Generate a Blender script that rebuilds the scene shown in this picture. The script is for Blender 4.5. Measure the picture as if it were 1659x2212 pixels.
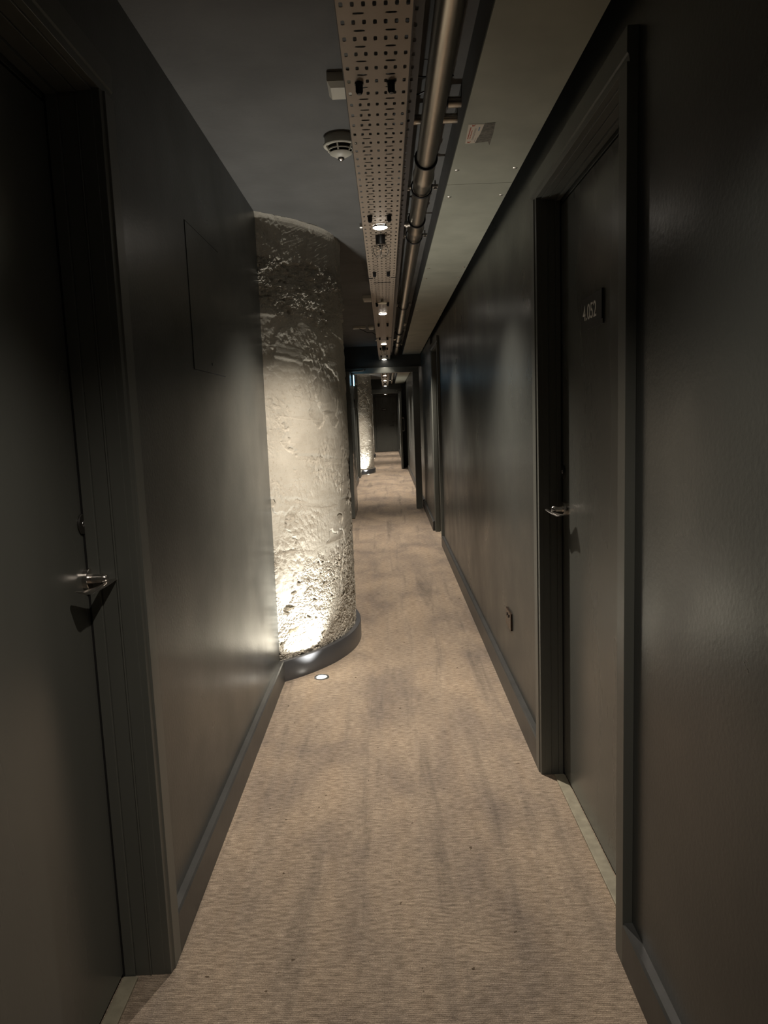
import bpy, bmesh, math, random
from mathutils import Vector, Matrix, noise
random.seed(7)
S = bpy.context.scene
COL = S.collection
for o in list(bpy.data.objects): bpy.data.objects.remove(o)
PI = math.pi

# ------------------------------------------------------------------ camera
F_PX, PITCH, YAW, ROLL, CAM_H = 1579.75, .1294924, -.0077370, -.0376063, 1.42
Fv = Vector((math.sin(YAW)*math.cos(PITCH), math.cos(YAW)*math.cos(PITCH), -math.sin(PITCH)))
R0 = Vector((math.cos(YAW), -math.sin(YAW), 0)); U0 = R0.cross(Fv)
Rv = R0*math.cos(ROLL)+U0*math.sin(ROLL); Uv = -R0*math.sin(ROLL)+U0*math.cos(ROLL)
cd = bpy.data.cameras.new('camera'); cam = bpy.data.objects.new('camera', cd); COL.objects.link(cam)
cd.sensor_fit = 'VERTICAL'; cd.sensor_height = 24; cd.lens = 24*F_PX/2212; cd.clip_start = .02; cd.clip_end = 100
cam.matrix_world = Matrix.Translation((0, 0, CAM_H)) @ Matrix((Rv, Uv, -Fv)).transposed().to_4x4()
S.camera = cam

# ------------------------------------------------------------------ light and exposure
W = bpy.data.worlds.new('world'); S.world = W; W.use_nodes = True
W.node_tree.nodes['Background'].inputs[0].default_value = (.5, .55, .65, 1)
W.node_tree.nodes['Background'].inputs[1].default_value = 0.0
S.view_settings.view_transform = 'Standard'; S.view_settings.look = 'None'
S.view_settings.exposure = 0.0; S.view_settings.gamma = 1.0
try: S.view_settings.use_curve_mapping = False
except Exception: pass
DOWN_W = 235.0      # each ceiling downlight
UP_W = 96.0        # each floor uplight
WARM = (1.0, .885, .745); UPCOL = (1.0, .97, .88)
DOWN_CONE, UP_CONE = 117, 108

# ------------------------------------------------------------------ helpers
def tag(o, label=None, cat=None, group=None, kind=None):
    if label: o['label'] = label
    if cat: o['category'] = cat
    if group: o['group'] = group
    if kind: o['kind'] = kind
    return o
def empty(name, loc=(0, 0, 0), rz=0):
    o = bpy.data.objects.new(name, None); COL.objects.link(o)
    o.location = loc; o.rotation_euler = (0, 0, rz); o.empty_display_size = .05
    return o
def link(name, bm, mats, parent=None, smooth=False, bevel=0, loc=None, seg=2):
    bmesh.ops.recalc_face_normals(bm, faces=bm.faces)
    me = bpy.data.meshes.new(name); bm.to_mesh(me); bm.free()
    for m in (mats if isinstance(mats, (list, tuple)) else [mats]): me.materials.append(m)
    if smooth:
        for p in me.polygons: p.use_smooth = True
    o = bpy.data.objects.new(name, me); COL.objects.link(o)
    if loc is not None: o.location = loc
    if parent: o.parent = parent
    if bevel:
        b = o.modifiers.new('bevel', 'BEVEL'); b.width = bevel; b.segments = seg; b.limit_method = 'ANGLE'; b.angle_limit = .6
    if smooth:
        try:
            e = o.modifiers.new('edge', 'EDGE_SPLIT'); e.split_angle = math.radians(38)
        except Exception: pass
    return o
def box(bm, x0, x1, y0, y1, z0, z1, mat=0):
    v = [bm.verts.new(p) for p in ((x0,y0,z0),(x1,y0,z0),(x1,y1,z0),(x0,y1,z0),(x0,y0,z1),(x1,y0,z1),(x1,y1,z1),(x0,y1,z1))]
    for f in ((0,3,2,1),(4,5,6,7),(0,1,5,4),(1,2,6,5),(2,3,7,6),(3,0,4,7)):
        fc = bm.faces.new([v[i] for i in f]); fc.material_index = mat
def bx(*a, mat=0):
    bm = bmesh.new(); box(bm, *a, mat=mat); return bm
def frame_axis(d):
    d = Vector(d).normalized(); h = Vector((0, 0, 1)) if abs(d.z) < .9 else Vector((1, 0, 0))
    u = d.cross(h).normalized(); return u, d.cross(u).normalized(), d
def lathe(bm, org, axis, prof, n=32, mat=0, caps=True):
    """prof = [(t along axis, radius)]"""
    u, w, d = frame_axis(axis); org = Vector(org); rings = []
    for t, r in prof:
        if r < 1e-6: rings.append([bm.verts.new(org+d*t)])
        else: rings.append([bm.verts.new(org+d*t+u*(r*math.cos(2*PI*i/n))+w*(r*math.sin(2*PI*i/n))) for i in range(n)])
    for a, b in zip(rings, rings[1:]):
        for i in range(n):
            j = (i+1) % n
            if len(a) == 1 and len(b) == 1: continue
            if len(a) == 1: f = bm.faces.new((a[0], b[i], b[j]))
            elif len(b) == 1: f = bm.faces.new((a[i], a[j], b[0]))
            else: f = bm.faces.new((a[i], a[j], b[j], b[i]))
            f.material_index = mat
    if caps:
        for r in (rings[0], rings[-1]):
            if len(r) > 1: bm.faces.new(r).material_index = mat
def tube(bm, pts, r, n=12, mat=0):
    pts = [Vector(p) for p in pts]; rings = []
    u = None
    for i, p in enumerate(pts):
        d = (pts[min(i+1, len(pts)-1)]-pts[max(i-1, 0)]).normalized()
        if u is None: u, w, _ = frame_axis(d)
        else:
            u = (u-d*u.dot(d)).normalized(); w = d.cross(u)
        w = d.cross(u)
        rings.append([bm.verts.new(p+u*(r*math.cos(2*PI*k/n))+w*(r*math.sin(2*PI*k/n))) for k in range(n)])
    for a, b in zip(rings, rings[1:]):
        for k in range(n):
            bm.faces.new((a[k], a[(k+1) % n], b[(k+1) % n], b[k])).material_index = mat
    bm.faces.new(rings[0]).material_index = mat; bm.faces.new(rings[-1]).material_index = mat
def torus(bm, c, axis, R, r, n=36, m=8, a0=0, a1=2*PI, mat=0):
    u, w, d = frame_axis(axis); c = Vector(c)
    full = abs(a1-a0-2*PI) < 1e-6; k = n if full else n+1
    rings = []
    for i in range(k):
        a = a0+(a1-a0)*i/n; e = u*math.cos(a)+w*math.sin(a)
        rings.append([bm.verts.new(c+e*(R+r*math.cos(2*PI*j/m))+d*(r*math.sin(2*PI*j/m))) for j in range(m)])
    for i in range(n):
        A, B = rings[i], rings[(i+1) % k]
        for j in range(m): bm.faces.new((A[j], A[(j+1) % m], B[(j+1) % m], B[j])).material_index = mat
    if not full:
        bm.faces.new(rings[0]).material_index = mat; bm.faces.new(rings[-1]).material_index = mat
def prism(bm, pts, fn, mat=0):
    """two loops fn(p, 0) and fn(p, 1) closed into a solid"""
    a = [bm.verts.new(fn(p, 0)) for p in pts]; b = [bm.verts.new(fn(p, 1)) for p in pts]; n = len(pts)
    bm.faces.new(a).material_index = mat; bm.faces.new(b).material_index = mat
    for i in range(n): bm.faces.new((a[i], a[(i+1) % n], b[(i+1) % n], b[i])).material_index = mat
def text_bm(bm, s, size, to_world, mat, depth=.0006, spacing=1.0):
    cu = bpy.data.curves.new('t', 'FONT'); cu.body = s; cu.size = size; cu.align_x = 'CENTER'; cu.align_y = 'CENTER'
    cu.extrude = depth; cu.space_character = spacing
    ob = bpy.data.objects.new('t', cu); COL.objects.link(ob)
    me = bpy.data.meshes.new_from_object(ob.evaluated_get(bpy.context.evaluated_depsgraph_get()))
    n0 = len(bm.verts); bm.from_mesh(me); bm.verts.ensure_lookup_table()
    vs = bm.verts[n0:]
    for v in vs: v.co = to_world(v.co.copy())
    ids = set(v for v in vs)
    for f in bm.faces:
        if f.verts[0] in ids: f.material_index = mat
    bpy.data.objects.remove(ob); bpy.data.curves.remove(cu); bpy.data.meshes.remove(me)

# ------------------------------------------------------------------ materials
class N:
    def __init__(s, name):
        s.m = bpy.data.materials.new(name); s.m.use_nodes = True; s.t = s.m.node_tree
        s.b = s.t.nodes['Principled BSDF']; s.o = s.t.nodes['Material Output']; s.tc = None
    def n(s, ty, **k):
        x = s.t.nodes.new(ty)
        for a, v in k.items():
            if hasattr(x, a) and a not in ('Scale', 'Detail'): setattr(x, a, v)
            else: x.inputs[a.replace('_', ' ')].default_value = v
        return x
    def l(s, a, b): s.t.links.new(a, b)
    def pos(s, sc=(1, 1, 1)):
        g = s.n('ShaderNodeNewGeometry'); mp = s.n('ShaderNodeMapping'); mp.inputs['Scale'].default_value = sc
        s.l(g.outputs['Position'], mp.inputs['Vector']); return mp.outputs[0]
    def noise(s, v, scale, detail=3, rough=.5, dist=0):
        x = s.n('ShaderNodeTexNoise'); x.inputs['Scale'].default_value = scale; x.inputs['Detail'].default_value = detail
        x.inputs['Roughness'].default_value = rough; x.inputs['Distortion'].default_value = dist
        s.l(v, x.inputs['Vector']); return x.outputs['Fac']
    def ramp(s, f, stops):
        r = s.n('ShaderNodeValToRGB'); e = r.color_ramp.elements
        while len(e) < len(stops): e.new(.5)
        for q, (p, c) in zip(e, stops):
            q.position = p; q.color = (c if isinstance(c, (tuple, list)) else (c, c, c)) + ((1,) if not isinstance(c, (tuple, list)) or len(c) == 3 else ())
        s.l(f, r.inputs[0]); return r.outputs[0]
    def bump(s, h, strength, dist, prev=None):
        b = s.n('ShaderNodeBump'); b.inputs['Strength'].default_value = strength; b.inputs['Distance'].default_value = dist
        s.l(h, b.inputs['Height'])
        if prev: s.l(prev, b.inputs['Normal'])
        return b.outputs[0]
    def math(s, op, a, b=None):
        m = s.n('ShaderNodeMath'); m.operation = op
        for i, x in enumerate((a, b)):
            if x is None: continue
            if isinstance(x, (int, float)): m.inputs[i].default_value = x
            else: s.l(x, m.inputs[i])
        return m.outputs[0]
def mat(name, col, rough=.5, metal=0, spec=.5, nscale=0, namt=.1, bump=0, bscale=60, bdist=.001, rvar=0, aniso=(1, 1, 1)):
    k = N(name); k.b.inputs['Roughness'].default_value = rough; k.b.inputs['Metallic'].default_value = metal
    k.b.inputs['Specular IOR Level'].default_value = spec
    c = tuple(col)
    v = k.pos(aniso)
    f = k.noise(v, nscale or 6, 4)
    a, b = 1-namt, 1+namt
    k.l(k.ramp(f, [(.3, tuple(x*a for x in c)), (.7, tuple(x*b for x in c))]), k.b.inputs['Base Color'])
    if rvar:
        k.l(k.ramp(k.noise(v, 3.1, 3), [(.3, rough-rvar), (.7, rough+rvar)]), k.b.inputs['Roughness'])
    if bump: k.l(k.bump(k.noise(v, bscale, 3), bump, bdist), k.b.inputs['Normal'])
    return k.m
def emis(name, col, st):
    k = N(name); k.b.inputs['Base Color'].default_value = (.8, .8, .8, 1)
    k.b.inputs['Emission Color'].default_value = (*col, 1); k.b.inputs['Emission Strength'].default_value = st
    return k.m

M = {}
M['wall'] = mat('wall_paint', (.040, .043, .041), .32, nscale=2.5, namt=.12, bump=.35, bscale=90, bdist=.0012, rvar=.05)
M['door'] = mat('door_paint', (.095, .099, .091), .27, nscale=5, namt=.06, bump=.2, bscale=160, bdist=.0006, rvar=.04, aniso=(1, 1, .25))
M['frame'] = mat('frame_paint', (.100, .105, .096), .38, nscale=7, namt=.08, bump=.2, bscale=120, bdist=.0006, aniso=(1, 1, .2))
M['base'] = mat('baseboard_paint', (.046, .047, .047), .40, nscale=9, namt=.18, bump=.3, bscale=60, bdist=.001)
M['gap'] = mat('gap_shade_black', (.006, .006, .007), .8)  # near-black colour standing in for the shade inside gaps and the keyhole
M['ceil'] = mat('ceiling_paint', (.13, .13, .127), .75, nscale=4, namt=.14, bump=.7, bscale=28, bdist=.003)
M['soffit'] = mat('soffit_board', (.36, .365, .30), .55, nscale=5, namt=.12, bump=.2, bscale=14, bdist=.002)
M['steel'] = mat('brushed_steel', (.52, .47, .40), .30, 1, nscale=60, namt=.12, bump=.05, bscale=200, bdist=.0004, aniso=(1, .1, 1))
M['chrome'] = mat('satin_chrome', (.66, .63, .60), .22, 1)
M['zinc'] = mat('zinc', (.62, .60, .56), .35, 1)
M['blacksteel'] = mat('black_steel', (.012, .012, .014), .45)
M['white'] = mat('white_plastic', (.70, .67, .58), .45, namt=.02)
M['darkslot'] = mat('dark_slot', (.012, .012, .012), .7)
M['plate'] = mat('plate_black', (.022, .021, .019), .45)
M['letter'] = mat('letter_grey', (.85, .84, .80), .5)
M['skirt'] = mat('skirting_metal', (.06, .062, .068), .33, spec=.7, nscale=8, namt=.1)
M['thresh'] = mat('threshold_strip', (.27, .25, .19), .5, nscale=30, namt=.2)
M['glassblk'] = mat('dark_glass', (.004, .004, .005), .08, spec=.7)
M['socket'] = mat('socket_bronze', (.060, .040, .030), .25, .6)
M['silver'] = mat('silver_ring', (.55, .56, .58), .3, 1)
M['lens'] = emis('lamp_lens', (1, .92, .80), 24)
M['uplens'] = emis('uplight_lens', (1, .93, .80), 16)
M['dimlens'] = mat('unlit_lens', (.75, .68, .5), .3)
M['blue'] = emis('exit_sign_face', (.30, .70, 1.0), 4)
M['paper'] = mat('sticker_paper', (.68, .60, .50), .6, namt=.03)
M['red'] = mat('print_red', (.45, .10, .05), .6); M['blueprint'] = mat('print_blue', (.16, .24, .35), .6)
M['torn'] = mat('sticker_torn', (.14, .13, .105), .6, nscale=80, namt=.5)
M['ink'] = mat('print_dark', (.16, .12, .10), .6)

# carpet: ribbed, mottled, with traffic stains
k = N('carpet'); v = k.pos()
rib = k.n('ShaderNodeTexWave'); rib.wave_type = 'BANDS'; rib.bands_direction = 'Y'; rib.inputs['Scale'].default_value = 54
rib.inputs['Distortion'].default_value = 2.5; rib.inputs['Detail'].default_value = 2; rib.inputs['Detail Scale'].default_value = 3
k.l(v, rib.inputs['Vector'])
fine = k.noise(v, 330, 3, .7); mid = k.noise(k.pos((30, 110, 1)), 1, 3, .6)
big = k.noise(k.pos((1.6, .9, 1)), 1.7, 5, .6, .4); streak = k.noise(k.pos((9, .6, 1)), 1, 4, .6, .5)
base = k.ramp(big, [(.33, (.285, .242, .210)), (.5, (.395, .330, .268)), (.68, (.49, .405, .32))])
def mult(k, a, b, fac=1.0):
    m = k.n('ShaderNodeMix'); m.data_type = 'RGBA'; m.blend_type = 'MULTIPLY'; m.inputs[0].default_value = fac
    k.l(a, m.inputs[6]); k.l(b, m.inputs[7]); return m.outputs[2]
c = mult(k, base, k.ramp(streak, [(.27, (.66, .67, .69)), (.45, (1, 1, 1)), (.75, (1.02, .99, .95))]))
c = mult(k, c, k.ramp(fine, [(.32, (.52, .51, .50)), (.68, (1.24, 1.22, 1.20))]))
c = mult(k, c, k.ramp(mid, [(.32, (.62, .61, .60)), (.68, (1.18, 1.18, 1.18))]))
c = mult(k, c, k.ramp(rib.outputs['Fac'], [(0, (.76, .75, .74)), (1, (1.08, 1.08, 1.08))]))
c = mult(k, c, k.ramp(k.noise(k.pos((1, 1, 1)), 38, 2, .4), [(.74, (1, 1, 1)), (.77, (.35, .33, .30))]))
k.l(c, k.b.inputs['Base Color']); k.b.inputs['Roughness'].default_value = .95; k.b.inputs['Specular IOR Level'].default_value = .15
nb = k.bump(rib.outputs['Fac'], .5, .0015); nb = k.bump(fine, .8, .0015, nb); k.l(nb, k.b.inputs['Normal'])
M['carpet'] = k.m

# column plaster
k = N('column_plaster'); v = k.pos()
g = k.n('ShaderNodeNewGeometry'); sx = k.n('ShaderNodeSeparateXYZ'); k.l(g.outputs['Position'], sx.inputs[0])
f = k.noise(v, 5, 6, .65)
pl = k.ramp(f, [(.3, (.38, .350, .295)), (.6, (.475, .445, .385)), (.8, (.56, .53, .465))])
pit = k.ramp(k.noise(v, 70, 4, .6), [(.25, (.72, .66, .58)), (.42, (1, 1, 1))])
k.l(mult(k, pl, pit, .7), k.b.inputs['Base Color']); k.b.inputs['Roughness'].default_value = .8
nb = k.bump(k.noise(v, 190, 4, .65), .55, .0025); nb = k.bump(k.noise(k.pos((1, 1, .35)), 75, 4, .6), .5, .004, nb)
k.l(nb, k.b.inputs['Normal']); M['plaster'] = k.m

# perforated sheet: elongated holes cut with a procedural mask (world x and y)
def perforated(name, col, x0, px_, slots=True, rough=.45, hx=.0042):
    k = N(name); k.b.inputs['Base Color'].default_value = (*col, 1); k.b.inputs['Roughness'].default_value = rough
    k.b.inputs['Metallic'].default_value = .25
    v = k.pos(); s = k.n('ShaderNodeSeparateXYZ'); k.l(v, s.inputs[0]); X, Y = s.outputs[0], s.outputs[1]
    P = .0705
    def cell(a, off, p):  # distance from the nearest cell centre
        t = k.math('DIVIDE', k.math('SUBTRACT', a, off), p); t = k.math('FRACT', t); t = k.math('SUBTRACT', t, .5)
        return k.math('MULTIPLY', k.math('ABSOLUTE', t), p)
    hy = .0095
    dx = cell(X, x0-px_/2, px_); dy = cell(Y, 1.922-P/2, P)
    ax = k.math('POWER', k.math('DIVIDE', dx, hx), 4); ay = k.math('POWER', k.math('DIVIDE', dy, hy), 4)
    holes = k.math('LESS_THAN', k.math('ADD', ax, ay), 1.0)
    if slots:
        dy2 = cell(Y, 1.922, P)
        for xc in (x0+1.5*px_, x0+4.5*px_):
            a = k.math('ABSOLUTE', k.math('SUBTRACT', X, xc))
            a = k.math('POWER', k.math('DIVIDE', a, .0125), 4); b = k.math('POWER', k.math('DIVIDE', dy2, .0042), 2)
            holes = k.math('MAXIMUM', holes, k.math('LESS_THAN', k.math('ADD', a, b), 1.0))
        lim = k.math('MULTIPLY', k.math('GREATER_THAN', X, x0-px_*.5), k.math('LESS_THAN', X, x0+px_*6.5))
        holes = k.math('MULTIPLY', holes, lim)
    tr = k.n('ShaderNodeBsdfTransparent'); mx = k.n('ShaderNodeMixShader')
    k.l(holes, mx.inputs[0]); k.l(k.b.outputs[0], mx.inputs[1]); k.l(tr.outputs[0], mx.inputs[2]); k.l(mx.outputs[0], k.o.inputs[0])
    return k.m
M['tray'] = perforated('tray_perforated', (.33, .27, .215), -.0635, .0235)
M['rail'] = perforated('rail_perforated', (.035, .033, .036), .103, .06, slots=False, hx=.004)
M['trayedge'] = mat('tray_edge', (.03, .028, .027), .5)

# ------------------------------------------------------------------ room shell
XL, XR, ZC = -.632, .58, 2.475
YB, YE = -3.2, 30.0
F1, F2 = 11.2, 21.0        # cross door frames
def struct(name, bm, m, **k): return tag(link(name, bm, m, **k), kind='structure')
# carpet: slight waviness of a real grid
struct('floor', bx(-2.4, 1.3, YB-.1, YE+.3, -.08, 0), M['carpet'])
struct('ceiling', bx(-2.4, 1.3, YB-.1, YE+.3, ZC, ZC+.12), M['ceil'])

DOORS = []   # (side, y0, y1, wall_x) openings cut out of the walls
def wall_segments(name, side, x, runs, thick=.24):
    """wall built from boxes around the recessed doorways; side -1 left, +1 right"""
    bm = bmesh.new(); o = x+side*thick
    a, b = sorted((x, o))
    for y0, y1, doors in runs:
        y = y0
        for d0, d1, top in doors:
            box(bm, a, b, y, d0, 0, ZC); box(bm, a, b, d0, d1, top, ZC); y = d1
        box(bm, a, b, y, y1, 0, ZC)
    return struct(name, bm, M['wall'])
HEAD = 2.17
DL = (.80, 1.735); DR = (1.79, 2.725); DR2 = (7.90, 8.84); DL3 = (16.35, 17.25)
XR2, XL2 = .555, -.675
wall_segments('wall_left', -1, XL, [(YB, 3.885, [(DL[0], DL[1], HEAD)]), (5.415, F1+.05, [])])
wall_segments('wall_right', 1, XR, [(YB, 8.93, [(DR[0], DR[1], HEAD), (DR2[0], DR2[1], HEAD)])])
tag(bpy.data.objects['wall_right'], kind='structure')
wr2 = wall_segments('wall_right', 1, XR2, [(8.93, 19.4, [])])
wl2 = wall_segments('wall_left', -1, XL2, [(F1+.05, 18.25, [(DL3[0], DL3[1], HEAD)]), (19.72, 25.62, []), (26.78, YE, [])])
# alcove behind the parked fire door on the right, then the narrower run to the end door
bm = bmesh.new(); box(bm, .62, .80, 19.4, F2, 0, ZC); box(bm, .47, .80, F2, YE, 0, ZC)
wr3 = struct('wall_right', bm, M['wall'])
struct('wall_back', bx(-1.0, 1.0, YB-.12, YB, 0, ZC), M['wall'])
bm = bmesh.new()
box(bm, -.9, -.45, YE, YE+.15, 0, ZC); box(bm, .45, .9, YE, YE+.15, 0, ZC); box(bm, -.45, .45, YE, YE+.15, 2.25, ZC)
struct('wall_end', bm, M['wall'])
# bulkheads over the two cross frames
struct('trim_1', bx(XL-.02, XR2+.02, F1, F1+.12, 2.153, ZC), M['wall'])
struct('trim_2', bx(XL2-.02, .49, F2, F2+.12, 2.19, ZC), M['wall'])

def baseboard(name, side, x, runs, h=.118, t=.025):
    bm = bmesh.new()
    for y0, y1 in runs:
        # profile: flat face, small chamfer to the top
        prof = [(0, 0), (t, 0), (t, h-.006), (t-.005, h), (0, h)]
        prism(bm, prof, lambda p, e: Vector((x-side*p[0], (y0, y1)[e], p[1])))
    return struct(name, bm, M['base'])
baseboard('baseboard_left', -1, XL, [(YB, DL[0]-.075), (DL[1]+.075, 3.86), (5.45, 10.2)])
baseboard('baseboard_right', 1, XR, [(YB, DR[0]-.075), (DR[1]+.075, DR2[0]-.075)])
baseboard('baseboard_right', 1, XR2, [(8.935, F1-.005), (F1+.13, 19.38)])
baseboard('baseboard_left', -1, XL2, [(F1+.13, DL3[0]-.075), (DL3[1]+.075, 18.22), (19.8, 25.55)])
baseboard('baseboard_right', 1, .47, [(F2+.13, YE-.03)])

# ------------------------------------------------------------------ doors
def lever(parent, side, x, y, z, sub=True):
    """rose, spindle and a swept blade; door face at x, corridor towards -side"""
    s = -side
    bm = bmesh.new()
    lathe(bm, (x, y, z), (s, 0, 0), [(0, .026), (.011, .026), (.0125, .0245), (.0125, .012), (.040, .0115), (.048, .0105), (.052, .007)], 36)
    # blade: wide flat swept paddle, pointing to the hinges (towards -y)
    rows = 22; ring = []
    for i in range(rows+1):
        t = i/rows; yy = y+.026-.150*t
        xc = .050+.006*math.cos(PI*1.2*t)-.004*t
        zc = z-.006-.007*math.sin(PI*t)
        w = .0135+.0060*abs(2*t-.9)**1.5
        if t < .08: w *= .70+.30*math.sqrt(t/.08)
        if t > .92: w *= .72+.28*math.sqrt((1-t)/.08)
        th = .0034-.0010*t
        tw = .22*math.cos(PI*t)
        L = []
        for q in range(10):
            a = 2*PI*q/10; ex, ez = w*math.cos(a), th*math.sin(a)
            L.append(bm.verts.new((x+s*(xc+ex*math.cos(tw)-ez*math.sin(tw)), yy, zc+ex*math.sin(tw)+ez*math.cos(tw))))
        ring.append(L)
    for a, b in zip(ring, ring[1:]):
        for q in range(10): bm.faces.new((a[q], a[(q+1) % 10], b[(q+1) % 10], b[q]))
    bm.faces.new(ring[0]); bm.faces.new(ring[-1])
    return tag(link('handle', bm, M['chrome'], parent, smooth=True), label='satin metal lever handle')
def lock_disc(parent, side, x, y, z, r=.025):
    s = -side; bm = bmesh.new()
    lathe(bm, (x, y, z), (s, 0, 0), [(0, r), (.003, r), (.005, r*.93), (.0055, 0)], 36, 0)
    torus(bm, (x+s*.0053, y, z), (1, 0, 0), r*.27, .0008, 24, 6, mat=1)
    torus(bm, (x+s*.0053, y, z), (1, 0, 0), r*.14, .0009, 16, 6, a0=.3, a1=3.6, mat=1)
    return tag(link('lock_reader', bm, [M['plate'], M['silver']], parent, smooth=True), label='round black lock reader')
def plaque(parent, side, x, yc, zc, w, h, text, tsize):
    s = -side; bm = bmesh.new()
    a, b = sorted((x, x+s*.005)); box(bm, a, b, yc-w/2, yc+w/2, zc-h/2, zc+h/2, 0)
    a, b = sorted((x+s*.005, x+s*.008))
    ye = yc-side*w/2
    y0, y1 = sorted((ye, ye+side*.014)); box(bm, a, b, y0, y1, zc-h*.36, zc+h*.5, 1)
    text_bm(bm, text, tsize, lambda c: Vector((x+s*(.0056+c.z), yc+side*.02-side*c.x, zc+c.y)), 2)
    return tag(link('number_plate', bm, [M['plate'], M['blacksteel'], M['letter']], parent), label='small black number plate')
def recessed_door(name, side, wx, y0, y1, label, text=None, full=True):
    D = .068 if side > 0 else .103
    """doorway y0..y1 in the wall at wx; leaf set back, moulded frame and architrave"""
    s = -side; root = tag(empty(name, (wx, (y0+y1)/2, 0)), label=label, cat='door', kind='structure')
    ox, oy = root.location.x, root.location.y
    def off(o): o.matrix_parent_inverse = Matrix.Translation((-ox, -oy, 0)); return o
    lx = wx+side*D                                  # leaf face
    L = off(link('door_leaf', bx(*sorted((lx, lx+side*.044)), y0+.004, y1-.009, .012, HEAD-.030), M['door'], root, bevel=.0015))
    # lining: three-step reveal, jambs and head in one frame
    bm = bmesh.new()
    for (xa, xb, d) in ((0, .30*D, .0015), (.30*D, .34*D, .0050), (.34*D, .70*D, .0030), (.70*D, D-.0045, .010)):
        a, b = sorted((wx+side*(-.003 if xa == 0 else xa), wx+side*xb))
        box(bm, a, b, y1-d, y1+.045, 0, HEAD+.04)
        box(bm, a, b, y0-.045, y0+d, 0, HEAD+.04)
        box(bm, a, b, y0+d, y1-d, HEAD-d-.004, HEAD+.04)
    a, b = sorted((wx+side*(D+.003), wx+side*.17))
    box(bm, a, b, y1, y1+.045, 0, HEAD+.04); box(bm, a, b, y0-.045, y0, 0, HEAD+.04); box(bm, a, b, y0, y1, HEAD-.02, HEAD+.04)
    off(link('door_frame', bm, M['frame'], root, bevel=.0012))
    bm = bmesh.new(); a, b = sorted((wx+side*(D-.004), wx+side*(D+.0025)))
    box(bm, a, b, y1-.009, y1+.04, 0, HEAD); box(bm, a, b, y0-.04, y0+.003, 0, HEAD)
    off(link('door_gap_shade', bm, M['gap'], root))  # black strip along the leaf edges, shade of the open gap put into colour
    # architrave: 75 mm board standing proud of the wall
    bm = bmesh.new(); aw, at = .075, .025
    prof = [(0, 0), (aw, 0), (aw, at), (.020, at), (.016, at-.004), (0, at-.006)]
    for yy, d in ((y1, 1), (y0, -1)):
        prism(bm, prof, lambda p, e: Vector((wx+s*p[1], yy+d*p[0], (0, HEAD+.001)[e])))
    prism(bm, prof, lambda p, e: Vector((wx+s*p[1], (y0-aw, y1+aw)[e], HEAD+p[0])))
    off(link('architrave', bm, M['frame'], root, bevel=.001))
    off(link('threshold', bx(*sorted((wx+side*(D-.040), wx+side*(D-.001))), y0+.012, y1-.012, 0, .007), M['thresh'], root, bevel=.002))
    if full:
        hy = y1-.009-.045 if name != 'door_3' else y0+.12
        for c in (lever(L, side, lx, hy+(.0 if side > 0 else .038), 1.060), lock_disc(L, side, lx, hy+(.028 if side > 0 else .042), 1.193)): pass
    if text:
        plaque(L, side, lx, 2.312 if name == 'door_2' else (y0+y1)/2, 1.718, .234, .100, text, .068)
    return root
# root offsets: children are modelled in world space, so the Empties' own place is undone
def settle(root):
    for c in root.children:
        c.matrix_parent_inverse = Matrix.Identity(4); c.location = (-root.location.x, -root.location.y, -root.location.z)
for a in (('door_1', -1, XL, *DL, 'dark olive-grey door at the left edge, lever handle and round lock'),
          ('door_2', 1, XR, *DR, 'dark grey door on the right with number plate reading 4.052', '4.052'),
          ('door_3', 1, XR, *DR2, 'further recessed door on the right, seen edge-on just before the first cross frame'),
          ('door_4', -1, XL2, *DL3, 'recessed door on the left beyond the first cross frame')):
    settle(recessed_door(*a))

# end door
r = tag(empty('door_5', (0, YE, 0)), label='dark door closing the far end of the corridor', cat='door', kind='structure')
L = link('door_leaf', bx(-.425, .425, -.01, .035, .01, 2.22), M['door'], r, bevel=.002)
bm = bmesh.new()
for x0, x1 in ((-.50, -.43), (.43, .47)): box(bm, x0, x1, -.03, 0, 0, 2.25)
box(bm, -.50, .47, -.03, 0, 2.225, 2.31)
link('architrave', bm, M['frame'], r)
bm = bmesh.new(); box(bm, -.075, .135, -.018, -.010, 1.655, 1.765, 0)
text_bm(bm, '4.047', .062, lambda c: Vector((.03+c.x, -.0185-c.z, 1.71+c.y)), 1)
bmp = link('number_plate', bm, [M['plate'], M['letter']], L); bmp.location = (-.10, 0, 0)
bm = bmesh.new(); lathe(bm, (.27, -.010, 1.20), (0, -1, 0), [(0, .028), (.008, .028), (.010, 0)], 24); link('lock_reader', bm, M['plate'], L)
bm = bmesh.new(); lathe(bm, (.27, -.010, 1.055), (0, -1, 0), [(0, .028), (.012, .028), (.012, .012), (.05, .012)], 24)
box(bm, .15, .285, -.062, -.050, 1.04, 1.066); link('handle', bm, M['plate'], L, bevel=.003)

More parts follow.
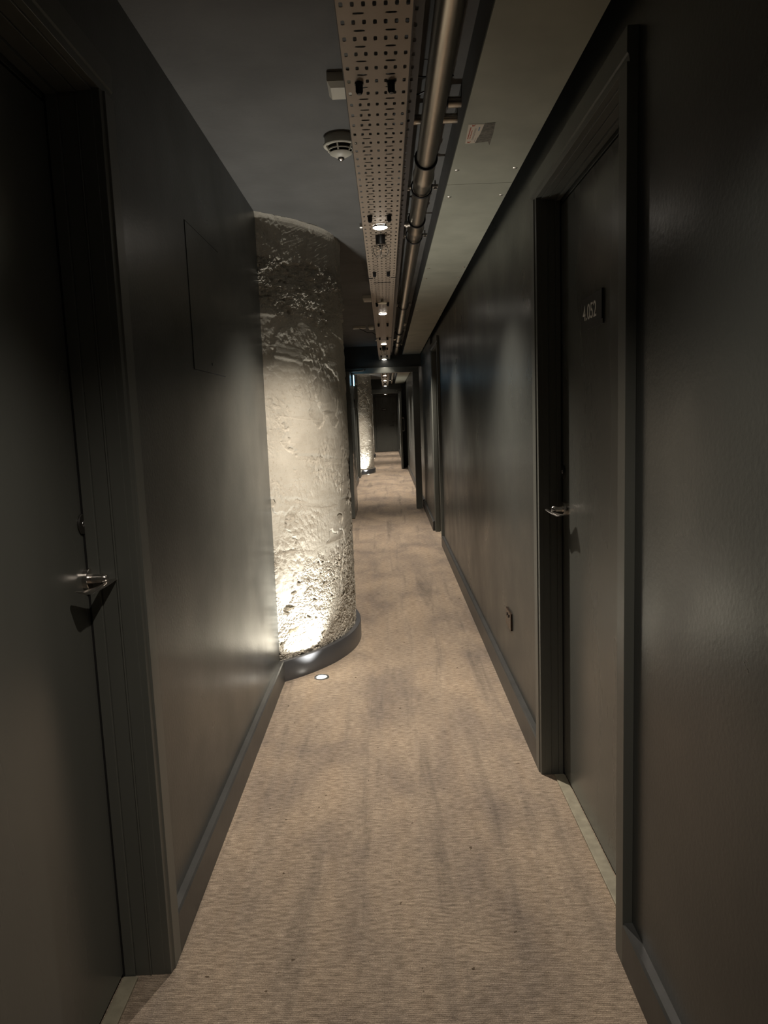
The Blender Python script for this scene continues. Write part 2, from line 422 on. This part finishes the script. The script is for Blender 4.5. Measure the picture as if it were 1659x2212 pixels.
# cross frames with their fire doors parked open
def cross_frame(name, y, xa, xb, xo0, xo1, z0, z1, label):
    r = tag(empty(name, (0, y, 0)), label=label, cat='door', kind='structure')
    bm = bmesh.new()
    box(bm, xo0, xa, -.03, .12, 0, z0); box(bm, xb, xo1, -.03, .12, 0, z0); box(bm, xo0, xo1, -.03, .12, z0, z1)
    link('door_frame', bm, M['frame'], r, bevel=.003)
    return r
r1 = cross_frame('door_6', F1, -.492, .42, XL, .515, 2.071, 2.153, 'first cross doorway with its fire door parked open on the left')
L = link('door_leaf', bx(-.537, -.490, -.93, -.035, .01, 2.06), M['door'], r1, bevel=.002)
link('vision_panel', bx(-.4905, -.4865, -.84, -.70, .57, 1.76), M['glassblk'], L)
bm = bmesh.new(); box(bm, -.50, -.32, -.042, -.032, 2.098, 2.108); tube(bm, [(-.51, -.06, 2.10), (-.40, -.055, 2.105), (-.315, -.04, 2.118)], .005); lathe(bm, (-.315, -.03, 2.118), (0, -1, 0), [(0, .012), (.02, .012)], 16)
link('door_closer_arm', bm, M['zinc'], r1)
r2 = cross_frame('door_7', F2, -.50, .39, XL2, .47, 2.07, 2.19, 'second, farther cross doorway with its fire door parked on the right')
L = link('door_leaf', bx(.375, .425, -1.20, -.035, .01, 2.06), M['door'], r2, bevel=.002)
link('vision_panel', bx(.3725, .3755, -1.02, -.90, .62, 1.76), M['glassblk'], L)
bm = bmesh.new(); tube(bm, [(.425, -1.12, 1.02), (.47, -1.12, 1.02), (.478, -1.12, 1.03), (.478, -1.12, 1.36), (.47, -1.12, 1.37), (.425, -1.12, 1.37)], .010)
link('pull_handle', bm, M['zinc'], L, smooth=True)
bm = bmesh.new(); lathe(bm, (.33, -.03, 2.13), (0, -1, 0), [(0, .014), (.025, .014)], 16); tube(bm, [(.33, -.05, 2.13), (.42, -.30, 2.10)], .006); link('door_closer_arm', bm, M['zinc'], r2)
# plaster nib between the far wall and the parked leaf
struct('trim_3', bx(.545, .62, 19.30, 19.40, 0, 2.24), M['frame'])

# ------------------------------------------------------------------ columns
def surf(th, z):
    """displacement of the plaster as a function of angle and height (metres)"""
    p = Vector((th*.98, z, 0)); d = 0
    d += .0035*noise.fractal(p*2.2, 1, 2, 3)
    d += .0016*noise.fractal(Vector((p.x*9, p.y*22, 3)), 1, 2, 4)
    fl = max(0, noise.fractal(Vector((p.x*3.3, p.y*4.1, 21)), 1, 2, 3)+.12)
    d += .0042*min(1, fl*2.2)*noise.fractal(Vector(((p.x+.5*p.y)*38, (p.y-.5*p.x)*24, 5)), .9, 2.1, 4)
    # board marks and cracks running slightly downhill
    u = p.y+.10*p.x+.025*noise.noise(p*3.1)
    for zc, a in ((.92, .004), (1.17, .005), (1.43, .003), (1.66, .004), (1.88, .006)):
        q = (u-zc)/.011; am = max(0, noise.noise(Vector((p.x*4, zc*7, 1)))+.25)
        d += a*am*(math.exp(-q*q)-.6*math.exp(-(q+1.6)**2))
        if abs(u-zc) < .3: d += .0022*am*math.tanh((u-zc)*60)
    # patches of missing render
    e = noise.fractal(Vector((p.x*3.1, p.y*3.1, 7.3)), 1, 2, 5)
    m = max(0, min(1, (e-.10)*14)); d -= .0060*m*(1 if z > .7 else .6)
    # rough honeycombed zones: low and high
    lf = noise.fractal(Vector((p.x*4.2, p.y*3.4, 5)), .9, 2.1, 4)
    lo = max(0, min(1, (.72+.34*lf-z)/.06))*max(.40, min(1, .85+.9*noise.fractal(Vector((p.x*5, p.y*6, 15)), 1, 2, 3)))
    hi = max(0, min(1, (z-1.92-.16*noise.fractal(Vector((p.x*4, p.y*3, 9)), 1, 2, 3))/.10))*max(0, min(1, (2.27+.05*noise.noise(Vector((p.x*5, 2, 9)))-z)/.02))
    if lo > 0 or hi > 0:
        w = noise.noise_vector(Vector((p.x*20, p.y*20, 2)))*.45
        v1 = noise.voronoi(Vector((p.x*30, p.y*44, 1))+w)[0]; g = v1[1]-v1[0]
        v2 = noise.voronoi(Vector((p.x*75, p.y*105, 4))+w*2)[0]; g2 = v2[1]-v2[0]
        ridg = noise.fractal(Vector((p.x*14, p.y*18, 6)), .8, 2.1, 5)
        rough = -.0090*math.exp(-(g/.12)**2)*(.35+.65*max(0, ridg+.35)) -.0040*math.exp(-(g2/.14)**2)+.0075*ridg
        pits = -.016*max(0, min(1, (noise.fractal(Vector((p.x*15, p.y*24, 11)), 1, 2, 2)-.40)*7))
        d += lo*(.62*rough+pits+.002)
        if hi > 0:
            pt = noise.fractal(Vector((p.x*5.5, p.y*8.5, 2)), .9, 2.1, 4)
            d += hi*(1.3*rough+1.2*pits+.022*max(-.35, min(.45, pt))+.0075*noise.fractal(Vector((p.x*34, p.y*44, 8)), .8, 2.1, 3)-.006)
    if 2.20 < z < 2.46:   # scraped, brushed band
        w = min(1, (z-2.20)/.06)*min(1, (2.46-z)/.03)
        d += w*(.0016*noise.fractal(Vector(((p.x+p.y*1.6)*6, (p.y-p.x*.45)*95, 3)), 1, 2, 3)-.006)
    # the crown flares back out just under the slab, then dies away towards the corridor side
    t = max(0, (z-2.452+.012*noise.noise(Vector((p.x*5, 1, 1))))/.022)
    d += .014*min(1, t)**1.6*max(0, min(1, (-.42-th)/.25+1))
    return d
def column(name, cx, cy, a0, a1, R, nth, nz, label, hide=False):
    root = tag(empty(name, (cx, cy, 0)), label=label, cat='column', group='round plastered columns along the left wall')
    bm = bmesh.new(); g = []
    for i in range(nz+1):
        z = .06+(ZC-.06+.004)*i/nz; row = []
        for j in range(nth+1):
            t = j/nth; th = a0+(a1-a0)*(t*.62 if t < .9 else .558+(t-.9)*4.42); r = R+surf(th+cy*1.7-7.905, z)
            row.append(bm.verts.new((r*math.cos(th), r*math.sin(th), min(z, ZC-.0005))))
        g.append(row)
    for i in range(nz):
        for j in range(nth): bm.faces.new((g[i][j], g[i][j+1], g[i+1][j+1], g[i+1][j]))
    # core behind the plaster
    rb = R-.06
    me_o = link('shaft', bm, M['plaster'], root, smooth=False)
    for p in me_o.data.polygons: p.use_smooth = True
    for md in list(me_o.modifiers): me_o.modifiers.remove(md)
    # curved metal skirting
    bm = bmesh.new(); prof = [(R+.002, 0), (R+.032, 0), (R+.032, .108), (R+.029, .113), (R+.002, .113)]; n = 64; rs = []
    for j in range(n+1):
        th = a0+(a1-a0)*j/n; rs.append([bm.verts.new((r*math.cos(th), r*math.sin(th), z)) for r, z in prof])
    for a, b in zip(rs, rs[1:]):
        for q in range(5): bm.faces.new((a[q], a[(q+1) % 5], b[(q+1) % 5], b[q]))
    bm.faces.new(rs[0]); bm.faces.new(rs[-1])
    sk = link('skirting', bm, M['skirt'], root, smooth=True); sk['label'] = 'curved dark metal skirting'
    return root
column('round_column', -1.218, 4.65, -.94, .90, .972, 520, 1200, 'nearest and largest round column of rough lit plaster beside left wall')
column('round_column', -1.325, 19.0, -.86, .80, .972, 200, 520, 'second round plastered column, seen through the first cross doorway')
column('round_column', -1.42, 26.2, -.82, .78, .972, 60, 200, 'farthest round column, a thin bright strip beside the end door')

# ------------------------------------------------------------------ uplights
def uplight(x, y, label, aim):
    r = tag(empty('floor_uplight', (x, y, 0)), label=label, cat='floor light', group='recessed floor uplights in front of the columns')
    bm = bmesh.new(); lathe(bm, (0, 0, 0), (0, 0, 1), [(.0002, .042), (.004, .040), (.0055, .036), (.0045, .029), (.0012, .027)], 48, caps=False)
    link('bezel', bm, M['silver'], r, smooth=True)
    bm = bmesh.new(); lathe(bm, (0, 0, 0), (0, 0, 1), [(.001, .028), (.0025, .027), (.004, .018), (.0045, 0)], 40)
    link('lens', bm, M['uplens'], r, smooth=True)
    ld = bpy.data.lights.new('uplight_lamp', 'SPOT'); ld.energy = UP_W; ld.color = UPCOL; ld.spot_size = math.radians(UP_CONE); ld.spot_blend = 1.0
    ld.shadow_soft_size = .030
    lo = bpy.data.objects.new('uplight_lamp', ld); COL.objects.link(lo); lo.parent = r; lo.location = (0, 0, .024)
    lo.rotation_euler = Vector(aim).to_track_quat('-Z', 'Y').to_euler()
uplight(-.410, 3.905, 'glowing round uplight in the carpet before the nearest column', (-.10, .08, 1))
uplight(-.498, 18.30, 'far uplight glowing at the foot of the second column', (-.10, .08, 1))
uplight(-.47, 25.52, 'tiny uplight at the foot of the farthest column', (-.10, .08, 1))

# ------------------------------------------------------------------ cable trays
TZ = 2.27
def tray(y0, y1, label, bolts, joints=()):
    root = tag(empty('cable_tray', (0, y0, TZ)), label=label, cat='cable tray', group='perforated cable trays under the ceiling')
    def P(o): o.location = (0, -y0, -TZ); return o
    P(link('tray_plate', bx(-.0745, .088, y0, y1, TZ, TZ+.0015), M['tray'], root))
    bm = bmesh.new()
    box(bm, -.0765, -.0745, y0, y1, TZ-.001, TZ+.045); box(bm, .088, .090, y0, y1, TZ-.001, TZ+.045)
    P(link('side_flange', bm, M['trayedge'], root))
    P(link('side_rail', bx(.092, .1205, y0, y1, 2.330, 2.3315), M['rail'], root))
    for y in bolts:
        for x in (-.038, .044):
            bm = bmesh.new(); lathe(bm, (x, y, TZ), (0, 0, -1), [(0, .0115), (.005, .0115), (.005, .0095), (.022, .0095), (.028, .006), (.029, 0)], 16)
            P(link('hanger_bolt', bm, M['blacksteel'], root, smooth=True))
    for y in joints:
        for xa, xb, dy, h in ((-.0775, -.050, 0, .004), (.062, .091, 0, .004), (-.050, .062, .163, .002)):
            P(link('joint_plate', bx(xa, xb, y+dy-.004, y+dy+.004, TZ-h, TZ+.001), M['trayedge'], root))
    # threaded rods up to the slab
    y = y0+.8
    while y < y1:
        for x in (-.06, .075):
            bm = bmesh.new(); lathe(bm, (x, y, TZ), (0, 0, 1), [(0, .004), (ZC-TZ, .004)], 8); P(link('hanger_rod', bm, M['zinc'], root))
        y += 2.4
    return root
tray(-2.2, F1-.01, 'brown perforated cable tray above the nearest corridor stretch', [.75, 2.0, 3.25, 4.48, 5.66, 6.9, 8.1, 9.3, 10.45], (4.66, 8.14))
tray(F2+.13, YE-.12, 'last cable tray, between the second cross doorway and end door', [22.5, 24.0, 25.5, 27.0, 28.2])
tray(F1+.13, F2-.01, 'perforated cable tray in the middle stretch beyond the first cross doorway', [12.4, 13.6, 14.8, 16.0, 17.2, 18.4, 19.6, 20.6])

# ------------------------------------------------------------------ downlights
def downlight(y, label, lit=True, x=.004, k=1.0):
    r = tag(empty('downlight', (x, y, TZ-.0008)), label=label, cat='ceiling light', group='round downlights under the cable tray')
    bm = bmesh.new(); lathe(bm, (0, 0, 0), (0, 0, -1), [(0, .032), (.004, .035), (.007, .035), (.008, .0335), (.007, .0325)], 40, caps=False)
    link('bezel', bm, M['blacksteel'], r, smooth=True)
    bm = bmesh.new(); lathe(bm, (0, 0, 0), (0, 0, -1), [(.004, .0325), (.009, .032), (.012, .024), (.013, .012), (.0133, 0)], 40)
    link('lens', bm, M['lens'] if lit else M['dimlens'], r, smooth=True)
    if lit:
        ld = bpy.data.lights.new('downlight_lamp', 'SPOT'); ld.energy = DOWN_W*k; ld.color = WARM
        ld.spot_size = math.radians(DOWN_CONE); ld.spot_blend = 1.0; ld.shadow_soft_size = .014
        lo = bpy.data.objects.new('downlight_lamp', ld); COL.objects.link(lo); lo.parent = r; lo.location = (0, 0, -.030)
downlight(.95, 'lit downlight under the tray, above the viewer', k=.27)
downlight(3.42, 'nearest and largest lit downlight, just before the caged sprinkler')
downlight(6.20, 'second lit downlight, on the tray past the unlit disc', k=.75)
downlight(8.74, 'third lit downlight, just before the small second sprinkler')
downlight(11.08, 'fourth lit downlight, at the tray end against the bulkhead', k=.03)
downlight(13.3, 'lit downlight beyond the first cross doorway, nearest its lintel')
downlight(15.4, 'lit downlight in the middle of the far tray')
downlight(17.5, 'lit downlight on the far tray, above the second column')
downlight(20.6, 'lit downlight at the end of the far tray')
downlight(24.6, 'small lit downlight beyond the second cross doorway', x=0)
downlight(28.3, 'last lit downlight, in front of the end door', x=0)
# unlit disc
bm = bmesh.new(); lathe(bm, (0, 0, 0), (0, 0, -1), [(0, .010), (.018, .010), (.018, .034), (.023, .036), (.026, .034), (.024, 0)], 40)
o = link('unlit_disc', bm, [M['dimlens']], smooth=True, loc=(.002, 5.52, TZ-.0008)); tag(o, 'thin unlit disc under the tray between the first two lit downlights', 'disc')

# ------------------------------------------------------------------ sprinklers
def sprinkler(y, label):
    r = tag(empty('caged_sprinkler', (.004, y, TZ-.0008)), label=label, cat='sprinkler', group='caged sprinkler heads under the tray')
    bm = bmesh.new(); lathe(bm, (0, 0, 0), (0, 0, -1), [(0, .023), (.040, .023), (.042, .018), (.042, .010), (.050, .009)], 28)
    link('body', bm, M['blacksteel'], r, smooth=True)
    bm = bmesh.new(); torus(bm, (0, 0, -.046), (0, 0, 1), .030, .0018); torus(bm, (0, 0, -.094), (0, 0, 1), .023, .0018)
    for q in range(4):
        a = PI/2*q+.1; c, s = math.cos(a), math.sin(a)
        tube(bm, [(c*.006, s*.006, -.044), (c*.030, s*.030, -.046), (c*.0345, s*.0345, -.058), (c*.0345, s*.0345, -.074), (c*.029, s*.029, -.088), (c*.023, s*.023, -.094), (0, 0, -.100)], .0018, 8)
    link('wire_guard', bm, M['chrome'], r, smooth=True)
    bm = bmesh.new(); lathe(bm, (0, 0, 0), (0, 0, -1), [(.050, .005), (.066, .004), (.067, .020), (.069, .020), (.070, 0)], 24)
    tube(bm, [(-.007, 0, -.048), (-.010, 0, -.056), (0, 0, -.067)], .0015, 6); tube(bm, [(.007, 0, -.048), (.010, 0, -.056), (0, 0, -.067)], .0015, 6)
    link('deflector', bm, M['chrome'], r, smooth=True)
sprinkler(3.60, 'nearest caged sprinkler hanging behind the brightest downlight')
sprinkler(9.10, 'smaller caged sprinkler behind the third lit downlight')
sprinkler(18.9, 'caged sprinkler on the far tray beyond the first cross doorway')

# ------------------------------------------------------------------ sprinkler main
PX, PZ, PR = .183, 2.362, .036
def main_pipe(y0, y1, couplings, branches, label):
    r = tag(empty('sprinkler_pipe', (PX, y0, PZ)), label=label, cat='pipe', group='steel sprinkler mains beside the trays')
    bm = bmesh.new(); lathe(bm, (0, 0, 0), (0, 1, 0), [(0, PR), (y1-y0, PR)], 48); link('pipe_run', bm, M['steel'], r, smooth=True)
    for a, b in couplings:
        n = b-a; bm = bmesh.new()
        lathe(bm, (0, a-y0, 0), (0, 1, 0), [(0, PR+.001), (0, PR+.005), (.006, PR+.0065), (.014, PR+.005), (.016, PR+.003), (n*.55, PR+.003), (n*.60, PR+.0065), (n*.66, PR+.0075), (n*.72, PR+.0065), (n*.76, PR+.003), (n-.004, PR+.002), (n, PR+.001)], 48)
        link('coupling', bm, M['steel'], r, smooth=True)
        bm = bmesh.new(); lathe(bm, (0, a-y0-.010, 0), (0, 1, 0), [(0, PR+.001), (0, PR+.0072), (.010, PR+.0072), (.010, PR+.001)], 48); link('seal_ring', bm, M['blacksteel'], r, smooth=True)
    for y in branches:
        bm = bmesh.new(); lathe(bm, (-PR+.004, y-y0, -.012), (-1, 0, 0), [(0, .013), (.012, .013), (.012, .0165), (.022, .0165), (.022, .011), (.034, .011), (.034, .0145), (.046, .0145), (.046, .009), (.225, .009), (.225, .013), (.245, .013)], 24)
        link('branch_pipe', bm, M['zinc'], r, smooth=True)
    return r
def clamp(y, label, group='clamps holding the sprinkler main'):
    r = tag(empty('pipe_clamp', (PX, y, PZ)), label=label, cat='pipe clamp', group=group)
    bm = bmesh.new(); lathe(bm, (0, -.011, 0), (0, 1, 0), [(0, PR+.0045), (0, PR+.009), (.020, PR+.009), (.020, PR+.0045), (0, PR+.0045)], 48, caps=False)
    link('ring', bm, M['blacksteel'], r, smooth=True)
    for s in (-1, 1):
        bm = bmesh.new(); a, b = sorted((s*(PR+.007), s*(PR+.032))); box(bm, a, b, -.011, .011, -.002, .0015); box(bm, a, b, -.011, .011, .004, .0075)
        lathe(bm, (s*(PR+.021), 0, -.010), (0, 0, 1), [(0, .007), (.006, .007), (.005, .003), (.035, .003)], 12)
        link('ear', bm, M['zinc'], r)
    bm = bmesh.new(); lathe(bm, (0, 0, PR+.004), (0, 0, 1), [(0, .007), (.012, .007), (.012, .004), (ZC-PZ-PR-.004, .004)], 12); link('rod', bm, M['blacksteel'], r)
    return r
main_pipe(-2.2, F1-.01, [(2.86, 3.15), (3.70, 3.93), (8.42, 8.75), (9.35, 9.68)], [3.73, 9.10], 'thick brushed steel pipe running beside the near cable tray')
main_pipe(F1+.13, F2-.01, [(15.2, 15.5), (19.2, 19.55)], [19.2], 'steel pipe continuing beyond the first cross doorway')
for y, l in ((3.20, 'nearest black pipe clamp, after the first pipe joint'), (4.02, 'second pipe clamp, after the joint with the sprinkler branch'),
             (6.44, 'third pipe clamp, alone on the long plain pipe run'), (8.30, 'fourth pipe clamp, before the far pipe joints'),
             (9.95, 'fifth pipe clamp, last before the bulkhead'), (14.2, 'pipe clamp beyond the first cross doorway, first of two'),
             (18.6, 'pipe clamp beyond the first cross doorway, farther of two')): clamp(y, l)
# two short pipes crossing above the main
def cross_pipe(x0, x1, y, z, r_, label):
    r = tag(empty('cross_pipe', (x0, y, z)), label=label, cat='pipe', group='thin steel pipes crossing above the main')
    bm = bmesh.new(); lathe(bm, (0, 0, 0), (1, 0, 0), [(0, r_), (x1-x0, r_)], 28); link('pipe_run', bm, M['steel'], r, smooth=True)
    bm = bmesh.new(); lathe(bm, (.012, 0, 0), (1, 0, 0), [(0, r_+.004), (.014, r_+.004), (.014, r_)], 28); link('collar', bm, M['blacksteel'], r, smooth=True)
cross_pipe(.095, .295, 2.66, 2.425, .016, 'longer thin steel pipe crossing above the main from tray to boxing')
cross_pipe(.212, .295, 2.53, 2.425, .017, 'shorter steel stub between the main and the boxing')
# loose dark cables drooping between tray and main
for i, pts in enumerate((([(.10, 2.36, 2.44), (.15, 2.37, 2.436), (.20, 2.37, 2.44), (.235, 2.33, 2.45)]), ([(.10, 2.50, 2.445), (.14, 2.50, 2.44), (.20, 2.44, 2.44), (.245, 2.40, 2.45)]))):
    bm = bmesh.new(); tube(bm, pts, .003, 8)
    tag(link('cable', bm, M['blacksteel'], smooth=True), ('thin dark cable behind the steel main, nearer the viewer', 'thin dark cable behind the main, next to the steel stub')[i], 'cable', 'thin cables behind the steel main')

# ------------------------------------------------------------------ boxed-in service duct on the right
SZ, SX0, SX1 = 2.335, .281, .541
def boxing(y0, y1, seams, label):
    r = tag(empty('service_boxing', (SX0, y0, SZ)), label=label, cat='boxing', group='boarded service boxings along the right')
    def P(o): o.location = (-SX0, -y0, -SZ); return o
    P(link('side_board', bx(SX0, SX0+.012, y0, y1, SZ+.010, ZC), M['ceil'], r))
    P(link('outer_board', bx(SX1-.012, SX1, y0, y1, SZ+.010, ZC), M['ceil'], r))
    ed = [y0]+seams+[y1]
    for a, b in zip(ed, ed[1:]):
        pn = P(link('panel', bx(SX0-.002, SX1+.002, a+.0012, b-.0012, SZ, SZ+.010), M['soffit'], r, bevel=.0008))
        for yy in (a+.165, b-.175):
            for xx in (SX0+.021, SX1-.019):
                bm = bmesh.new(); lathe(bm, (xx, yy, SZ+.001), (0, 0, -1), [(0, .0095), (.0015, .0095), (.0035, .007), (.0042, 0)], 20); q = link('screw', bm, M['zinc'], pn, smooth=True)
    return r
boxing(-2.2, F1-.01, [-.62, 1.235, 3.09, 4.94, 6.77, 8.60, 10.45], 'long olive-grey boxing in bolted panels above the near corridor')
boxing(F1+.13, F2-.01, [13.0, 14.9, 16.8, 18.7], 'olive-grey boxing beyond the first cross doorway')
# inspection sticker, partly torn
bm = bmesh.new(); z = SZ-.0006
def q4(x0, x1, y0, y1, m, dz=0): box(bm, x0, x1, y0, y1, z-dz-.0003, z-dz, m)
prism(bm, [(.297, 2.474), (.348, 2.478), (.344, 2.560), (.336, 2.640), (.304, 2.642)], lambda p, e: Vector((p[0], p[1], z-.0003*e)), 0)
prism(bm, [(.349, 2.472), (.382, 2.468), (.388, 2.560), (.390, 2.665), (.380, 2.63), (.337, 2.640), (.345, 2.560)], lambda p, e: Vector((p[0], p[1], z-.0003*e)), 1)
for y0, y1 in ((2.50, 2.51), (2.512, 2.528), (2.53, 2.545), (2.548, 2.562), (2.565, 2.58), (2.583, 2.60)): q4(.306, .3095, y0, y1, 2, .0004)
q4(.3135, .316, 2.525, 2.575, 2, .0004); q4(.3135, .316, 2.58, 2.60, 2, .0004)
for x in (.3225, .3255): q4(x, x+.0012, 2.51, 2.61, 3, .0004)
for x in (.333, .339): q4(x, x+.0010, 2.59, 2.63, 3, .0004)
q4(.334, .338, 2.50, 2.53, 4, .0004)
for yc in (2.485, 2.628): prism(bm, [(.309, yc-.006), (.316, yc-.002), (.321, yc-.007), (.318, yc+.006), (.311, yc+.008)], lambda p, e: Vector((p[0], p[1], z-.0004-.0003*e)), 2)
tag(link('sticker', bm, [M['paper'], M['torn'], M['red'], M['ink'], M['blueprint']]), 'small torn white sticker with red print stuck under the boxing', 'sticker')

# ------------------------------------------------------------------ ceiling devices
r = tag(empty('smoke_detector', (-.135, 2.93, ZC)), label='round white smoke detector on the ceiling beside the cable tray', cat='smoke detector')
bm = bmesh.new(); lathe(bm, (0, 0, 0), (0, 0, -1), [(0, .060), (.026, .060), (.028, .052)], 48, caps=True); link('base', bm, M['white'], r, smooth=True)
bm = bmesh.new(); lathe(bm, (0, 0, 0), (0, 0, -1), [(.026, .058), (.028, .065), (.033, .065), (.036, .062)], 48); link('rim', bm, M['white'], r, smooth=True)
bm = bmesh.new(); lathe(bm, (0, 0, 0), (0, 0, -1), [(.034, .052), (.056, .036), (.058, 0)], 48); link('inner_mesh', bm, M['darkslot'], r, smooth=True)
bm = bmesh.new()
lathe(bm, (0, 0, 0), (0, 0, -1), [(.046, .050), (.050, .049), (.050, .045), (.046, .045), (.046, .050)], 48, caps=False)
for q in range(6):
    a = PI/3*q+.35; c, s = math.cos(a), math.sin(a); n = (-s, c)
    prism(bm, [(.0600, .034), (.050, .050), (.040, .060), (.036, .060), (.044, .048), (.054, .034)], lambda p, e: Vector((c*p[0]+n[0]*(.003 if e else -.003), s*p[0]+n[1]*(.003 if e else -.003), -p[1])))
lathe(bm, (0, 0, 0), (0, 0, -1), [(.058, .043), (.060, .042), (.074, .016), (.075, 0)], 48)
link('cage', bm, M['white'], r, smooth=True)
bm = bmesh.new(); lathe(bm, (0, 0, 0), (0, 0, -1), [(.072, .013), (.080, .012), (.085, .006), (.086, 0)], 24); link('sensor_tip', bm, M['chrome'], r, smooth=True)

def ceil_box(x, y, w, d, h, label, btn=True, m='white'):
    r = tag(empty('ceiling_sensor_box', (x, y, ZC)), label=label, cat='junction box', group='small white boxes on the ceiling')
    bm = bmesh.new(); w2, d2 = w/2, d/2
    prism(bm, [(-w2, -d2), (w2, -d2), (w2, d2), (-w2, d2)], lambda p, e: Vector((p[0], p[1], -h*.62*e)))
    prism(bm, [(-1, -1), (1, -1), (1, 1), (-1, 1)], lambda p, e: Vector((p[0]*(w2-.010*e), p[1]*(d2-.016*e), -h*(.62+.38*e))))
    link('housing', bm, M[m], r, bevel=.0015)
    if btn:
        bm = bmesh.new(); lathe(bm, (w2*.55, -d2*.45, -h), (0, 0, -1), [(0, .004), (.003, .003), (.0035, 0)], 16); link('button', bm, M['blacksteel'], r, smooth=True)
ceil_box(-.102, 2.455, .086, .115, .042, 'white box on the ceiling, nearest, before the smoke detector')
ceil_box(-.125, 6.62, .085, .12, .045, 'white box on the ceiling, half hidden by the tray mid-corridor', False)
ceil_box(-.135, 8.74, .07, .10, .04, 'white box on the ceiling beside the slim emergency light', False)
ceil_box(.235, 8.60, .07, .06, .03, 'tiny white box between the steel pipe and boxing', False)
ceil_box(-.20, 16.9, .09, .10, .04, 'white box on the ceiling beyond the first cross doorway', False)
def batten(x0, x1, y, label):
    r = tag(empty('emergency_light', ((x0+x1)/2, y, ZC)), label=label, cat='emergency light', group='slim white emergency lights on the ceiling')
    w = (x1-x0)/2; bm = bmesh.new()
    pts = [(w*math.copysign(abs(math.cos(a))**.5, math.cos(a)), .035*math.copysign(abs(math.sin(a))**.5, math.sin(a))) for a in [2*PI*i/28 for i in range(28)]]
    prism(bm, pts, lambda p, e: Vector((p[0], p[1], -.030*e))); link('housing', bm, M['white'], r, bevel=.004)
    return r
batten(-.352, -.200, 8.73, 'slim white emergency light on the ceiling beside the near tray'); batten(-.37, -.225, 17.9, 'slim white emergency light beyond the first cross doorway')
bm = bmesh.new(); tube(bm, [(-.275, 8.72, ZC-.03), (-.262, 8.71, ZC-.035), (-.22, 8.68, ZC-.06), (-.18, 8.66, ZC-.085), (-.13, 8.65, ZC-.082), (-.07, 8.66, ZC-.12), (-.03, 8.68, ZC-.20)], .003, 8)
tag(link('cable', bm, M['blacksteel'], smooth=True), 'black cable looping from the emergency light to the tray', 'cable')

# ------------------------------------------------------------------ wall fittings
# access panel flush in the left wall: a thin shadow gap around a lift-off door
r = tag(empty('access_panel', (XL, 2.71, 1.60)), label='flush square access panel high on the left wall', cat='access panel')
bm = bmesh.new(); t = .0036
box(bm, 0, .0006, -.24, .24, -.001, .479); link('shadow_gap', bm, M['gap'], r)
link('panel_door', bx(.0, .0018, -.24+t, .2370, -.001+t, .479-t), M['wall'], r)
bm = bmesh.new(); lathe(bm, (.0018, .02, .034), (1, 0, 0), [(0, .005), (.0008, .005), (.001, 0)], 16); link('key_hole', bm, M['gap'], r)

# double socket on the right wall
r = tag(empty('wall_socket', (XR, 3.545, .40)), label='dark metal socket low on the right wall before door 4.052', cat='wall socket')
link('cover_plate', bx(-.0095, 0, -.073, .073, -.043, .043), M['socket'], r, bevel=.0015)
for s in (-1, 1):
    bm = bmesh.new(); box(bm, -.0135, -.009, s*.022-.005, s*.022+.005, .012, .026); link('switch', bm, M['blacksteel'], r, bevel=.001)
for s in (-1, 1):
    bm = bmesh.new(); lathe(bm, (-.0095, s*.030, .0), (-1, 0, 0), [(0, .0035), (.001, .0035), (.0015, 0)], 14); link('screw', bm, M['chrome'], r)

# lit exit sign and a small number plaque, on the jamb of the first cross frame
r = tag(empty('exit_sign', (-.489, F1-.16, 1.97)), label='small glowing blue-white sign by the left jamb of the first cross doorway', cat='sign')
link('housing', bx(0, .022, -.10, .10, -.085, .085), M['plate'], r, bevel=.003)
link('lit_face', bx(.022, .030, -.092, .092, -.076, .076), M['blue'], r)
r = tag(empty('wall_plaque', (-.675, 15.9, 1.70)), label='small dark plaque on the left wall beyond the first cross doorway', cat='sign')
link('board', bx(0, .02, -.11, .11, -.11, .11), M['plate'], r, bevel=.002);
